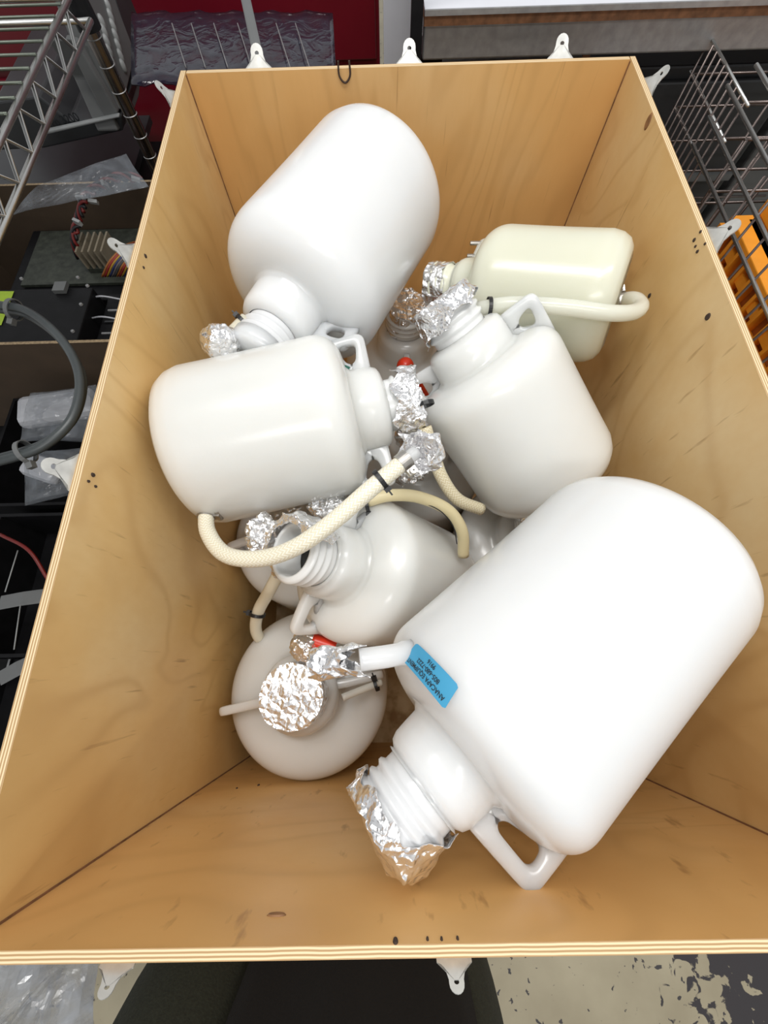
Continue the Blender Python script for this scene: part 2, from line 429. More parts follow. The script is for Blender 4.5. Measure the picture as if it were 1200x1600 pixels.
panel('end_panel', (IX0+g, IY1, FZ-.03), (IX1-g, IY1+T, RZ), wood('birch_back', 7.7, (2.6, 1, .5)), 1)
panel('end_panel', (IX0-T, IY0-T+.001, FZ-.03), (IX1+T, IY0, RZ+.0005), wood('birch_front', 9.2, (.9, 1, 1.7)), 1)
o = panel('floor_panel', (IX0, IY0, FZ-T), (IX1, IY1, FZ), wood('birch_floor', 12.2, (2, 1, 1)), 2)
for x in (IX0+.06, .05, IX1-.06):
    box('skid', (x-.045-.05, IY0-.366, 0), (x+.045-.05, IY1-.366, FZ-T), wood('skid_wood', 3+x, (1, 1, 1)), crate, .002)
# corner gaps (dark thin backing strips in the joints)
for x, y in ((IX0, IY1), (IX1, IY1), (IX0, IY0), (IX1, IY0)):
    sx = 1 if x < 0 else -1; sy = 1 if y < 0 else -1
    box('joint', (x-.0004*sx-.05, y-.0004*sy-.366, FZ), (x+.0016*sx-.05, y+.0016*sy-.366, RZ-.002), M_WOODEDGE, crate)
# knots, staple holes and marks in the ply
M_KNOT = plain('knot', (.27, .13, .05), .6, 0, .4, 90, .1)
M_MARK = plain('dark_mark', (.05, .03, .02), .8)
def disc(nm, p, n, r, mat, ratio=1.0, rot=0, th=.0012, parent=crate, up=(0, 0, 1)):
    M_ = frame(p, n, Vector(up)) @ Matrix.Rotation(rot, 4, 'Z') @ Matrix.Diagonal((1, ratio, 1, 1)); bm = bmesh.new()
    lathe(bm, [(r*.001, th), (r*.8, th), (r, 0)], 18, M_)
    for v in bm.verts: v.co = v.co-crate.location if parent is crate else loc(parent, v.co)
    return fin(nm, bm, mat, parent)
disc('knot', at(1013, 190, X=IX1), (-1, 0, 0), .011, M_KNOT, .6)
for px, py, r in ((1106, 495, .005), (1085, 375, .0028), (1095, 362, .0022), (1090, 393, .0025), (1102, 381, .002), (1087, 385, .002), (1015, 462, .004)):
    disc('staple_mark', at(px, py, X=IX1), (-1, 0, 0), r, M_MARK, .8)
for px, py, r in ((145, 742, .003), (138, 752, .002), (149, 760, .002), (227, 400, .003), (224, 418, .002)):
    disc('staple_mark', at(px, py, X=IX0), (1, 0, 0), r, M_MARK, .8)
for px, py, r in ((618, 1471, .004), (668, 1468, .002), (690, 1468, .002), (715, 1467, .002), (404, 1227, .004), (370, 1232, .003)):
    disc('staple_mark', at(px, py, Y=IY0), (0, 1, 0), r, M_MARK, .5)
disc('stain', at(432, 1430, Y=IY0), (0, 1, 0), .008, M_KNOT, .35, PI/2)
c_ = at(538, 110, Y=IY1)-crate.location
bm = bmesh.new(); tube_bm(bm, spline([c_+Vector((-.009, -.001, .012)), c_+Vector((-.009, -.001, -.006)), c_+Vector((0, -.001, -.015)), c_+Vector((.009, -.001, -.006)), c_+Vector((.009, -.001, .012))], 6), .0016, 6)
fin('hook_mark', bm, M_MARK, crate)
# metal clip tabs round the rim
def clip(p, out, along, cs=.8):
    out = Vector(out); along = Vector(along)
    M_ = frame(p, along.cross((out*.6+Vector((0, 0, .8))).normalized()), along)
    M_ = Matrix((along, (out*.62+Vector((0, 0, .78))).normalized(), along.cross((out*.62+Vector((0, 0, .78))).normalized()))).transposed().to_4x4(); M_.translation = Vector(p)-crate.location+out*.0045
    M_ = M_ @ Matrix.Scale(cs, 4)
    outl = [(-.030, -.006), (-.030, 0), (-.022, .003), (-.0155, .012), (-.0125, .021)]
    tip = [(.0125*math.cos(a), .026+.0125*math.sin(a)) for a in [PI*(1-k/8) for k in range(9)]]
    pts = outl+tip+[(-x, y) for x, y in outl[::-1]]
    n = len(pts); hole = []
    for i in range(n):
        a = math.atan2(pts[i][1]-.022, pts[i][0]); hole.append((.0042*math.cos(a), .024+.0032*math.sin(a)))
    bm = bmesh.new(); R4 = []
    for z in (0, .002):
        R4.append(([bm.verts.new(M_ @ Vector((x, y, z))) for x, y in pts], [bm.verts.new(M_ @ Vector((x, y, z))) for x, y in hole]))
    (o0, h0), (o1, h1) = R4
    for i in range(n):
        j = (i+1) % n
        bm.faces.new((o0[i], o0[j], h0[j], h0[i])); bm.faces.new((o1[i], h1[i], h1[j], o1[j]))
        bm.faces.new((o0[i], o1[i], o1[j], o0[j])); bm.faces.new((h0[i], h0[j], h1[j], h1[i]))
    f = fin('clip', bm, M_TAB, crate)
    bm = bmesh.new(); q = Vector(p)-crate.location+out*.0005
    hx = along*.024*cs
    a = q-hx+out*.0015-Vector((0, 0, .05)); b = q+hx+out*.0035-Vector((0, 0, .002))
    bx(bm, tuple(map(min, a, b)), tuple(map(max, a, b))); fin('clip_leg', bm, M_TAB, f)
for px in (404, 640, 880): p = at(px, 103, Z=RZ); clip((p.x, IY1+T, RZ-.004), (0, 1, 0), (1, 0, 0))
for px, py in ((272, 150), (205, 395), (122, 735)): p = at(px, py, Z=RZ); clip((IX0-T, p.y, RZ-.004), (-1, 0, 0), (0, 1, 0), .72)
for px, py in ((1010, 130), (1108, 370)): p = at(px, py, Z=RZ); clip((IX1+T, p.y, RZ-.004), (1, 0, 0), (0, 1, 0))
for px in (180, 710): p = at(px, 1490, Z=RZ); clip((p.x, IY0-T+.001, RZ-.004), (0, -1, 0), (1, 0, 0), .42)

# ================================================================== LOWER LAYER: upright carboys
R20, L20 = .143, .50
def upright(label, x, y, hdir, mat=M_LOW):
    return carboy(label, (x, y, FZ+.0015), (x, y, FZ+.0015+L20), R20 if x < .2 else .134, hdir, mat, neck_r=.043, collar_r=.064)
sk = lambda a, b=.012, s=0: (lambda t: a+b*math.sin(3*t+s)+b*.5*math.sin(7*t+s*2))
# G: nearest upright one, round foil lid
G, GM, GL = upright('upright white carboy with a round foil lid in the near left corner', -.150, -.0455, uv_dir(-.95, .22))
foil_cap('foil_lid', neckM(GM, GL, -.006), .0475, sk(.030, .006), G, top=.010, amp=.0016, flare=.003)
p0 = at(598, 1066, Z=.55)
tube('port_tube', [at(596, 1066, Z=.53), at(570, 1076, Z=.54), at(535, 1090, Z=.55)], .0058, M_CLR, G)
tie(at(588, 1070, Z=.545), uv_dir(-1, .35), .0085, G, uv_dir(.5, -1))
# its capped side port with the red plug, foil wrapped
tube('port', [at(515, 1060, Z=.50), at(508, 1030, Z=.555), at(500, 1008, Z=.585)], .011, M_LOW, G)
tube('port_plug', [at(488, 1000, Z=.61), at(524, 1012, Z=.605)], .0115, M_RED, G)
foil_ball('foil_wrap', at(478, 1010, Z=.60), .024, G, (1, 1, 1.15), amp=.004)
# H
H, HM, HL = upright('upright carboy on the left wall under the braided hose, body half shaded', -.172, .250, (1, .3, 0))
foil_cap('foil_lid', neckM(HM, HL, -.004), .047, sk(.035, .008), H, amp=.004)
tube('port_tube', [at(437, 893, Z=.62), at(420, 925, Z=.59), at(404, 955, Z=.55), at(400, 985, Z=.50), at(414, 1010, Z=.45)], .0105, M_HOSE, H)
tie(at(402, 960, Z=.545), uv_dir(-.2, 1), .0125, H, uv_dir(-1, .1))
foil_ball('foil_wrap', at(436, 884, Z=.635), .017, H, (.9, 1.1, 1), amp=.0045)
# I
I, IM, IL = upright('upright carboy with a foil capped neck between the back jug and the square jug', .052, .702, (.0, -1, 0))
foil_cap('foil_lid', neckM(IM, IL, .004), .041, sk(.062, .012), I, amp=.005, top=.012)
tube('port', [at(668, 640, Z=.45), at(660, 615, Z=.54), at(645, 592, Z=.615)], .010, M_LOW, I)
pa_, pb_ = at(664, 622, Z=.565), at(627, 562, Z=.655); Lp = (pb_-pa_).length
pl_ = [pa_+(pb_-pa_)*k/26 for k in range(27)]
rl_ = [max(.011 if k/26*Lp < Lp-.017 else .0008, math.sqrt(max(0, .0165**2-(k/26*Lp-Lp+.0165)**2))) for k in range(27)]
tube('port_plug', pl_, rl_, M_RED, I, seg=20, n=0)
foil_ball('foil_wrap', at(681, 588, Z=.49), .014, I, (1, 1.3, 1), amp=.004)
# J
J, JM, JL = upright('upright carboy in the middle, its neck wrapped in torn foil', .070, .416, (.98, -.2, 0))
foil_cap('foil_lid', neckM(JM, JL, .0), .047, sk(.045, .012), J, amp=.006, top=.010)
foil_ball('foil_wrap', at(636, 735, Z=.62), .028, J, (1.25, .9, .8), amp=.007)
# K
K, KM, KL = upright('upright carboy on the right with a red plug beside the tilted big carboy', .274, .225, (.3, -1, 0))
foil_cap('foil_lid', neckM(KM, KL, .0), .046, sk(.03, .006), K, amp=.003)
tube('port', [at(815, 850, Z=.43), at(806, 838, Z=.50)], .012, M_LOW, K)
tube('port_plug', [at(806, 834, Z=.50), at(800, 822, Z=.545)], .014, M_RED, K)

# ================================================================== UPPER LAYER: tumbled carboys
# A: big one in front
A, AM, AL = carboy('largest carboy in front, tilted on the pile with a blue label on its shoulder', at(1011.5, 859.5, d=.510), at(610, 1281, d=.385), .1256, uv_dir(.6, .9, -.42), M_W, handles=1, hs=.99, hz=.62, neck_r=.042, collar_r=.053, nl=.040, clen=.045, sh_h=.045)
foil_cap('foil_wrap', neckM(AM, AL, .002), .046, lambda t: .006+.034*max(0, math.cos(t+.25))**1.0+.004*math.sin(9*t), A, top=.012, apex=.016, apex_off=(.030, 0), flare=.004, amp=.0045, seg=140, n=44)
A_n = (AM.to_3x3() @ Vector((0, 0, 1))).normalized()
tube('port', [at(665, 1014, d=.405), at(608, 1025, d=.38), at(562, 1031, d=.375)], [.0115]*6+[.0102]*11, M_W, A, seg=20)
pa, pb = at(562, 1031, d=.375), at(488, 1038, d=.385)
ax_ = (pb-pa).normalized()
foil_cap('port_foil', frame(pb, ax_, uv_dir(0, 1)), .0135, lambda t: .044+.010*math.sin(2*t+1)+.005*math.sin(7*t), A, top=.002, amp=.0042, flare=-.001, n=44)
# label + lettering bent round the body
def on_body(M_, R, th, z, e): return Vector(((R+e)*math.cos(th), (R+e)*math.sin(th), z))
AMi = AM.inverted()
def body_hit(px, py, M_, R):
    Mi = M_.inverted(); o_ = Mi @ CAM; d_ = Mi.to_3x3() @ (ROT[0]*((px-600)/F_PX)+ROT[1]*((py-800)/F_PX)+ROT[2])
    a = d_.x**2+d_.y**2; b = 2*(o_.x*d_.x+o_.y*d_.y); c = o_.x**2+o_.y**2-R*R
    D = b*b-4*a*c
    if D < 0: D = 0
    t = (-b-math.sqrt(D))/(2*a); h = o_+d_*t
    return math.atan2(h.y, h.x), h.z
def lab_pt(u, v):     # u: 0..1 along the reading direction, v: 0..1 down the lines; four corners read off the label
    c = [(694, 1104), (624, 1023), (652, 1003), (717, 1072)]   # bottom-left(text start, first line), text end first line, end last line, start last line
    return u, v
corn = [body_hit(*q, AM, .1256) for q in ((692, 1103), (624, 1024), (650, 1003), (717, 1071))]
def lab(u, v, e):
    a0 = corn[0][0]*(1-u)+corn[1][0]*u; a1 = corn[3][0]*(1-u)+corn[2][0]*u
    z0 = corn[0][1]*(1-u)+corn[1][1]*u; z1 = corn[3][1]*(1-u)+corn[2][1]*u
    th = a0*(1-v)+a1*v; z = z0*(1-v)+z1*v
    if z > SHZ: rr = .1256-(z-SHZ)**2*6.5
    else: rr = .1256
    return Vector(((rr+e)*math.cos(th), (rr+e)*math.sin(th), z))
SHZ = A['sh']
bm = bmesh.new(); NU, NV = 24, 8
def rc_(u, v):        # rounded corners
    return u, v
gr = [[bm.verts.new(lab(i/NU if 0 < i < NU else (i/NU), (j/NV if 0 < i < NU else (.07+.86*j/NV)), .0006)) for j in range(NV+1)] for i in range(NU+1)]
for i in range(NU):
    for j in range(NV): bm.faces.new((gr[i][j], gr[i+1][j], gr[i+1][j+1], gr[i][j+1]))
lb = fin('label', bm, M_LABEL, A, smooth='raw'); lb['label'] = 'blue rectangular sticker with black lettering'
def text_mesh(body, bold=.012):
    cu = bpy.data.curves.new('t', 'FONT'); cu.body = body; cu.size = 1; cu.align_x = 'CENTER'; cu.offset = bold
    o = bpy.data.objects.new('t', cu); C.objects.link(o); bpy.context.view_layer.update()
    me = bpy.data.meshes.new_from_object(o.evaluated_get(bpy.context.evaluated_depsgraph_get()))
    bpy.data.objects.remove(o); bm = bmesh.new(); bm.from_mesh(me); bmesh.ops.triangulate(bm, faces=bm.faces[:])
    bmesh.ops.subdivide_edges(bm, edges=[e for e in bm.edges if e.calc_length() > .5], cuts=1)
    return bm
LW, LH = .092, .036
for body, vc, wid in (('ANACAPA EQUIPMENT', .30, .86), ('805-680-7222', .58, .50), ('9916', .86, .17)):
    bm = text_mesh(body); xs = [v.co.x for v in bm.verts]; w0 = max(xs)-min(xs); xm = (max(xs)+min(xs))/2
    hh = .235
    for v in bm.verts: v.co = lab(.5+(v.co.x-xm)/w0*wid, vc-(v.co.y)/.72*hh*.82, .0012)
    fin('lettering', bm, M_INK, lb, smooth='raw')
# B: top-left
B, BM, BL = carboy('long white carboy against the back wall, base pointing up', at(592.7, 294.5, d=.759), at(402.6, 552, d=.6105), .131, uv_dir(.75, .9, -.25), M_W, hs=.86, handles=1, neck_r=.041, collar_r=.058, sh_h=.06)
bm = bmesh.new(); lathe(bm, [(.0005, .012), (.036, .012), (.043, .010), (.045, 0), (.045, -.012), (.042, -.012)], 48, Matrix.Translation((0, 0, BL))); fin('screw_cap', bm, M_W, B, smooth=True)
tube('port_tube', [at(384, 498, d=.60), at(370, 512, d=.595), at(352, 530, d=.59)], .0085, M_HOSE, B)
tie(at(380, 503, d=.6), uv_dir(-.7, .7), .0105, B, uv_dir(-.7, -.7))
foil_ball('foil_wrap', at(344, 536, d=.585), .0275, B, (1.05, .85, 1), amp=.0032)
# C: back right, yellowish
Cc, CM, CL = carboy('yellowish jug lying at the back right against the side wall', at(965.5, 472.5, d=.651), at(676, 443.6, d=.763), .096, uv_dir(.1, 1, -.2), M_G, neck_r=.034, collar_r=.046, sh_h=.046, sn=2.2)
foil_cap('foil_lid', neckM(CM, CL, -.002), .0375, sk(.030, .005), Cc, top=.008, amp=.0028)
tube('hose', [at(748, 483, d=.625), at(800, 476, d=.60), at(880, 480, d=.585), at(950, 489, d=.58), at(988, 488, d=.59), at(1001, 479, d=.605), at(990, 468, d=.625), at(968, 470, d=.65)], .0112, M_G, Cc)
tie(at(764, 480, d=.615), uv_dir(1, 0), .0128, Cc, uv_dir(.1, 1))
clamp(at(970, 469, d=.645), uv_dir(1, -.1, -.3), .0115, Cc, uv_dir(-.2, -1), .005)
for px, py in ((740, 380), (735, 400)):
    bm = bmesh.new(); lathe(bm, [(.001, 0), (.006, 0), (.006, .006), (.0035, .008), (.0035, .03), (.001, .03)], 8, frame(at(px, py, d=.74), uv_dir(-1, 0), uv_dir(0, 1)) @ Matrix.Translation((0, 0, -.024)))
    for v in bm.verts: v.co = loc(Cc, v.co)
    fin('bolt', bm, M_CLAMP, Cc)
# D: middle right
D, DM, DL = carboy('squat white carboy in the middle right, handle loop towards the back', at(857.6, 751.7, d=.716), at(693.7, 481, d=.601), .1155, uv_dir(.84, -.40, -.42), M_W2, hs=.98, hz=.85, neck_r=.041, collar_r=.062)
foil_cap('foil_wrap', neckM(DM, DL, .0), .046, lambda t: .020+.014*math.sin(t-1.2)+.006*math.sin(6*t), D, top=.014, amp=.006, flare=.004, n=40)
tube('hose', [at(664, 668, d=.60), at(676, 705, d=.61), at(690, 745, d=.625), at(715, 780, d=.645), at(752, 796, d=.67)], .0100, M_BRAID2, D, seg=16)
tie(at(664, 632, d=.585), uv_dir(.3, 1), .012, D, uv_dir(-1, .1))
# E: middle left
E_, EM, EL = carboy('white carboy on the left wall with a braided hose looping from its base', at(290, 705, d=.615), at(650, 624.8, d=.618), .1175, uv_dir(.25, 1, -.08), M_W2, hs=1.02, hz=.8, neck_r=.039, collar_r=.061)
foil_cap('foil_wrap', neckM(EM, EL, .0), .0475, lambda t: .028+.010*math.sin(t+2.2)+.006*math.sin(6*t), E_, top=.004, amp=.006, n=40)
hp = [at(322, 797, d=.575), at(325, 832, d=.55), at(352, 866, d=.52), at(405, 873, d=.50), at(462, 855, d=.485), at(520, 815, d=.48), at(580, 763, d=.485), at(636, 717, d=.50)]
tube('hose', hp, .0105, M_BRAID, E_, seg=20, n=12)
tube('port', [at(322, 772, d=.60), at(323, 795, d=.577), at(324, 806, d=.568)], .0095, M_W2, E_)
clamp(at(323, 803, d=.571), uv_dir(0, 1, -.6), .0108, E_, uv_dir(1, .1))
clamp(at(631, 721, d=.4985), uv_dir(.78, -.64, .15), .0108, E_, uv_dir(.5, .6))
tube('hose_plug', [at(632, 720, d=.499), at(650, 706, d=.505)], .0085, M_W2, E_)
tie(at(594, 749, d=.489), uv_dir(.8, -.62), .0118, E_, uv_dir(.45, .9))
foil_cap('hose_foil', frame(at(668, 702, d=.515), uv_dir(.7, -.3, .3), uv_dir(0, 1)), .024, lambda t: .020+.010*math.sin(t)+.006*math.sin(5*t), E_, top=.004, amp=.008, flare=.004, n=36)
# green label glimpsed at its shoulder
# F: lower middle, open mouth
F, FM, FL = carboy('open-mouthed white carboy in the middle, threads bare and foil torn aside', at(671, 917.5, d=.80), at(455, 859, d=.531), .114, uv_dir(-.35, .95, .15), M_W2, hs=1.05, neck_r=.041, collar_r=.055)
foil_cap('torn_foil', neckM(FM, FL, .002), .046, lambda t: .022+.012*math.sin(3*t)+.006*math.sin(8*t), F, th=(PI*.72, PI*1.75), top=.010, amp=.006, hole=.72, flare=.006, n=30)
foil_ball('foil_wrap', at(408, 838, d=.57), .024, F, (.7, 1.35, .6), amp=.009)
foil_ball('foil_wrap', at(520, 792, d=.62), .022, F, (1.7, .8, .8), amp=.0055)
tube('hose', [at(574, 783, d=.60), at(610, 774, d=.60), at(655, 777, d=.61), at(700, 797, d=.625), at(722, 830, d=.64), at(724, 868, d=.66)], .0092, M_YEL, F, seg=16)
tie(at(573, 787, d=.6), uv_dir(1, -.2), .0115, F, uv_dir(0, 1))
tube('hose_print', [at(664, 786, d=.6095), at(690, 800, d=.612), at(708, 822, d=.6245), at(714, 850, d=.64)], .0008, M_INK, F)
# green label at the back jug
lg = [body_hit(*q, BM, .1312) for q in ((525, 565), (552, 575), (549, 600), (520, 585))]
bm = bmesh.new(); vs = []
N = 6
gg = [[bm.verts.new(Vector((.1318*math.cos(t_), .1318*math.sin(t_), z_))) for j in range(N+1) for t_, z_ in [tuple((lg[0][k]*(1-i/N)+lg[1][k]*i/N)*(1-j/N)+(lg[3][k]*(1-i/N)+lg[2][k]*i/N)*j/N for k in (0, 1))]] for i in range(N+1)]
for i in range(N):
    for j in range(N): bm.faces.new((gg[i][j], gg[i+1][j], gg[i+1][j+1], gg[i][j+1]))
o = fin('label', bm, M_GREEN, B); o['label'] = 'small green sticker'

# ================================================================== BACKGROUND LEFT: chrome rack
XS = -.465
rack = empty('wire_rack', (-.75, .7, 0), 'chrome wire shelving rack standing left of the crate', 'shelving')
def wtube(nm, pts, r, mat, par, seg=8, n=0): return tube(nm, pts, r, mat, par, seg, n)
wtube('shelf_rail', [(XS, .0, .965), (XS, .96, .965)], .0042, M_CHROME, rack, 10)
wtube('shelf_rail', [(XS, .0, .928), (XS, .995, .928)], .0042, M_CHROME, rack, 10)
z_ = []; y = 0.0; up = True
while y < .97: z_.append((XS, y, .963 if up else .930)); y += .032 if up else .03; up = not up
wtube('truss_wire', z_, .0026, M_CHROME, rack, 6)
wtube('shelf_rail', [(XS, .96, .965), (-1.15, .96, .965)], .004, M_CHROME, rack, 10)
wtube('shelf_rail', [(XS, .995, .928), (-1.15, .995, .928)], .004, M_CHROME, rack, 10)
y = .02
while y < .95:
    wtube('shelf_wire', [(XS, y, .970), (-1.15, y, .970)], .0020, M_SHWIRE, rack, 6); y += .0335
for x in (-.66, -.9): wtube('shelf_rail', [(x, .0, .962), (x, .96, .962)], .003, M_CHROME, rack, 8)
for px_, py_ in ((-.485, 1.02), (-1.15, 1.02), (-1.15, -.05)):
    wtube('post', [(px_, py_, 0), (px_, py_, 1.75)], .0125, M_POST, rack, 18)
    for k in range(24):
        if px_ > -.6:
            bm = bmesh.new(); lathe(bm, [(.0122, -.0012), (.0134, 0), (.0122, .0012)], 18, Matrix.Translation(loc(rack, (px_, py_, .2+k*.035)))); fin('groove_ring', bm, M_STEEL, rack)
bm = bmesh.new(); lathe(bm, [(.0125, -.02), (.0195, -.02), (.0175, .025), (.0125, .025)], 20, Matrix.Translation(loc(rack, (-.485, 1.02, .93)))); fin('post_collar', bm, M_BLACK, rack)
box('shade_shelf', (-.42, -.75, 1.62), (.28, .33, 1.64), M_BLACK, rack, .003)  # unseen board, added to keep overhead light off the left background
box('lower_shelf', (-.40, -.75, .40), (.38, .95, .425), M_BLACK, rack, .003)
for yy in (-.72, .32): box('shelf_bracket', (-.40, yy, .0), (-.36, yy+.03, .40), M_BLACK, rack)
for x in [k*.07 for k in range(-5, 6)]: box('shelf_slat', (x, -.75, .426), (x+.004, -.2, .43), M_STEEL, rack)
# cardboard box of electronics
cb = empty('cardboard_box', (-.68, .775, .426), 'brown cardboard box full of black electronics left of the crate', 'box')
cx0, cx1, cy0, cy1, cz1 = -1.0, -.375, .555, 1.0, .69
for a, b in (((cx0, cy0, .428), (cx1, cy0+.006, cz1)), ((cx0, cy1-.006, .428), (cx1, cy1, cz1)), ((cx0, cy0+.006, .428), (cx0+.006, cy1-.006, cz1)), ((cx1-.006, cy0+.006, .428), (cx1, cy1-.006, cz1))):
    bm = bmesh.new(); fs = bx(bm, loc(cb, a), loc(cb, b)); fs[1].material_index = 1; fin('box_side', bm, [M_CARD, M_CARDE], cb)
box('box_bottom', loc(cb, (cx0+.006, cy0+.006, .428)), loc(cb, (cx1-.006, cy1-.006, .434)), M_CARD, cb)
ps = empty('electronics_unit', (-.75, .66, .434), 'flat black metal electronics unit with corner screws in the cardboard box', 'electronics')
box('housing', loc(ps, (-.98, .575, .436)), loc(ps, (-.585, .725, .66)), M_BLACK, ps, .003)
for px, py in ((34, 436), (137, 447), (127, 476), (114, 518), (122, 434)):
    p = at(px, py, Z=.66); bm = bmesh.new(); lathe(bm, [(.0005, .003), (.003, .0025), (.004, 0)], 10, Matrix.Translation(loc(ps, p))); fin('screw', bm, M_STEEL, ps)
bm = bmesh.new(); q = [loc(ps, at(px, py, Z=.6612)) for px, py in ((0, 455), (22, 455), (2, 508), (-20, 508))]
bm.faces.new([bm.verts.new(v) for v in q]); o = fin('sticker', bm, M_LIME, ps); o['label'] = 'lime green sticker'
p = at(97, 452, Z=.6612); bm = bmesh.new(); bx(bm, loc(ps, p)-Vector((.012, .012, 0)), loc(ps, p)+Vector((.012, .012, .008))); fin('connector', bm, M_GREY, ps)
eu = empty('electronics_unit', (-.5, .66, .434), 'black slotted drive unit between the screwed unit and the crate, in the cardboard box', 'electronics')
box('housing', loc(eu, (-.575, .57, .436)), loc(eu, (-.385, .74, .63)), M_BLACK, eu, .003)
for k, yy in enumerate((.60, .63, .66, .69)): box('slot_trim', loc(eu, (-.565, yy, .63)), loc(eu, (-.40, yy+.004, .633)), M_STEEL if k % 2 else M_DGREY, eu)
o = box('circuit_board', (-.80, .80, .60), (-.56, .97, .606), M_PCB); tag(o, 'dusty green circuit board behind the black unit in the cardboard box', 'circuit board')
bd = empty('heat_sink', (-.62, .86, .607), 'small pale metal heat sink standing on the dusty circuit board', 'heat sink')
box('heat_sink_base', (-.03, -.03, 0), (.03, .03, .01), M_PCB, bd)
for k in range(5): box('fin', (-.03+k*.0135, -.03, .01), (-.026+k*.0135, .03, .05), M_BEIGE, bd)
fill = box('electronics_unit', (-.83, .76, .436), (-.42, .985, .598), M_BLACK, bevel=.003); tag(fill, 'dark metal box under the circuit board inside the cardboard box', 'electronics')
# wire harness, ribbon cable, white leads
wh = empty('wire_harness', at(140, 320, Z=.68), 'twisted red and black wire harness with white connectors hanging over the cardboard box', 'cable')
hpts = [at(px, py, Z=z) for px, py, z in ((218, 279, .70), (185, 277, .715), (158, 290, .72), (135, 305, .72), (128, 325, .71), (122, 345, .69), (116, 372, .67), (122, 400, .63))]
hs_ = spline(hpts, 8)
for k, mt in enumerate((M_WRED, M_WBLK, M_WRED, M_WBLK)):
    pp = [p+Vector((math.cos(i*.55+k*PI/2), math.sin(i*.55+k*PI/2)*.8, math.sin(i*.55+k*PI/2)))*.0055 for i, p in enumerate(hs_)]
    tube('wire', pp, .003, mt, wh, 6, 0)
for px, py, z in ((212, 280, .71), (146, 315, .725), (126, 310, .72), (164, 288, .73), (121, 347, .70)):
    M_ = frame(at(px, py, Z=z), (rnd.random(), rnd.random(), rnd.random()), (1, .3, 0)); bm = bmesh.new(); bx(bm, (-.008, -.005, -.003), (.008, .005, .003), M_)
    for v in bm.verts: v.co = loc(wh, v.co)
    fin('connector', bm, M_KEY, wh)
rb = empty('ribbon_cable', at(185, 415, Z=.66), 'multicoloured ribbon cable arching beside the crate clip', 'cable')
cols = [(.30, .10, .02), (.25, .02, .02), (.35, .2, .02), (.02, .03, .10), (.12, .10, .10), (.05, .05, .05)]
rm = [plain('ribbon_strand', c, .5) for c in cols]
for k in range(16):
    s = k*.0052
    tube('strand', [at(160, 432, Z=.645)+Vector((s, -.00*s, 0)), at(172, 408, Z=.675)+Vector((s, -s*.2, 0)), at(195, 385, Z=.675)+Vector((s, -s*.3, 0)), at(212, 378, Z=.64)+Vector((s, -s*.3, 0))], .0024, rm[k % 6], rb, 6, 5)
for k, (mt, lab_) in enumerate(((M_WHITE, 'pale lead crossing the slotted unit, nearer the back'), (M_WHITE, 'pale lead crossing the slotted unit, nearer the front'))):
    py = 466 if k == 0 else 498
    o = tube('lead', [at(140, py, Z=.637), at(160, py-3, Z=.65), at(190, py+2, Z=.637)], .0018, mt, None, 6, 6); tag(o, lab_, 'cable')
# looped grey cable with ties
gc = empty('cable_loop', at(100, 600, Z=.80), 'thick doubled grey cable looping out from the left, held by clear ties', 'cable')
lp = [(-60, 470), (0, 477), (42, 486), (85, 518), (115, 560), (125, 605), (112, 655), (75, 692), (30, 712), (-60, 735)]
for dx, dy, dz in ((0, 0, 0), (4, 9, -.012)):
    tube('cable', [at(px+dx*(1 if px > 60 else .3), py+dy*(.7 if py < 600 else -.5), Z=.83+dz) for px, py in lp], .0058, M_CABLE, gc, 12)
for px, py, d_ in ((22, 484, (1, .2)), (40, 706, (1, -.4))):
    M_ = frame(at(px, py, Z=.825), uv_dir(*d_), uv_dir(0, 1)); bm = bmesh.new(); lathe(bm, [(.0135, -.003), (.0150, -.003), (.0150, .003), (.0135, .003)], 20, M_)
    bx(bm, (.013, -.004, -.004), (.022, .004, .004), M_)
    for v in bm.verts: v.co = loc(gc, v.co)
    fin('tie', bm, M_GREY, gc)
# grey keypad machine at the back left
kp = empty('keypad_machine', (-.85, 1.4, .426), 'pale grey bench machine with rounded keys behind the chrome rack post', 'machine')
XK = -.60
def kpoly(nm, pts, thick, mat, dirn=(-1, 0, 0)):
    bm = bmesh.new(); a = [bm.verts.new(loc(kp, p)) for p in pts]; b = [bm.verts.new(loc(kp, p+Vector(dirn)*thick)) for p in pts]
    n = len(a); bm.faces.new(a); bm.faces.new(b[::-1])
    for i in range(n): bm.faces.new((a[i], b[i], b[(i+1) % n], a[(i+1) % n]))
    return fin(nm, bm, mat, kp, bevel=.004)
kpoly('keypad_panel', [at(px, py, X=XK) for px, py in ((118, -12), (176, -12), (212, 84), (197, 150), (190, 172))], .05, M_GREY)
kpoly('side_housing', [at(px, py, X=XK-.012) for px, py in ((176, -14), (200, -14), (236, 72), (212, 100))], .05, M_DGREY)
kpoly('lower_housing', [at(px, py, X=XK-.02) for px, py in ((110, 60), (205, 92), (222, 110), (218, 150), (205, 188), (185, 205), (150, 120))], .05, M_GREY)
for (x0, y0, n) in ((163, 8, 10), (176, 32, 5), (150, 50, 4)):
    pass
for col, (x0, y0, cnt) in enumerate(((168, 10, 7), (158, 34, 7))):
    for k in range(cnt):
        px, py = x0+k*3.9, y0+k*15.5
        if px > 192+py*.03: continue
        p = at(px, py, X=XK)
        bm = bmesh.new(); lathe(bm, [(.0005, .007), (.007, .006), (.0105, .003), (.0105, 0)], 14, frame(loc(kp, p), (1, 0, 0), (0, 0, 1)) @ Matrix.Diagonal((1.2, .75, 1, 1)))
        fin('key', bm, M_KEY, kp, smooth=True)
kpoly('front_housing', [at(px, py, Y=1.22) for px, py in ((-10, 160), (60, 150), (110, 190), (190, 180), (192, 205), (70, 232), (-10, 236))], .35, M_DGREY, (0, 1, 0))
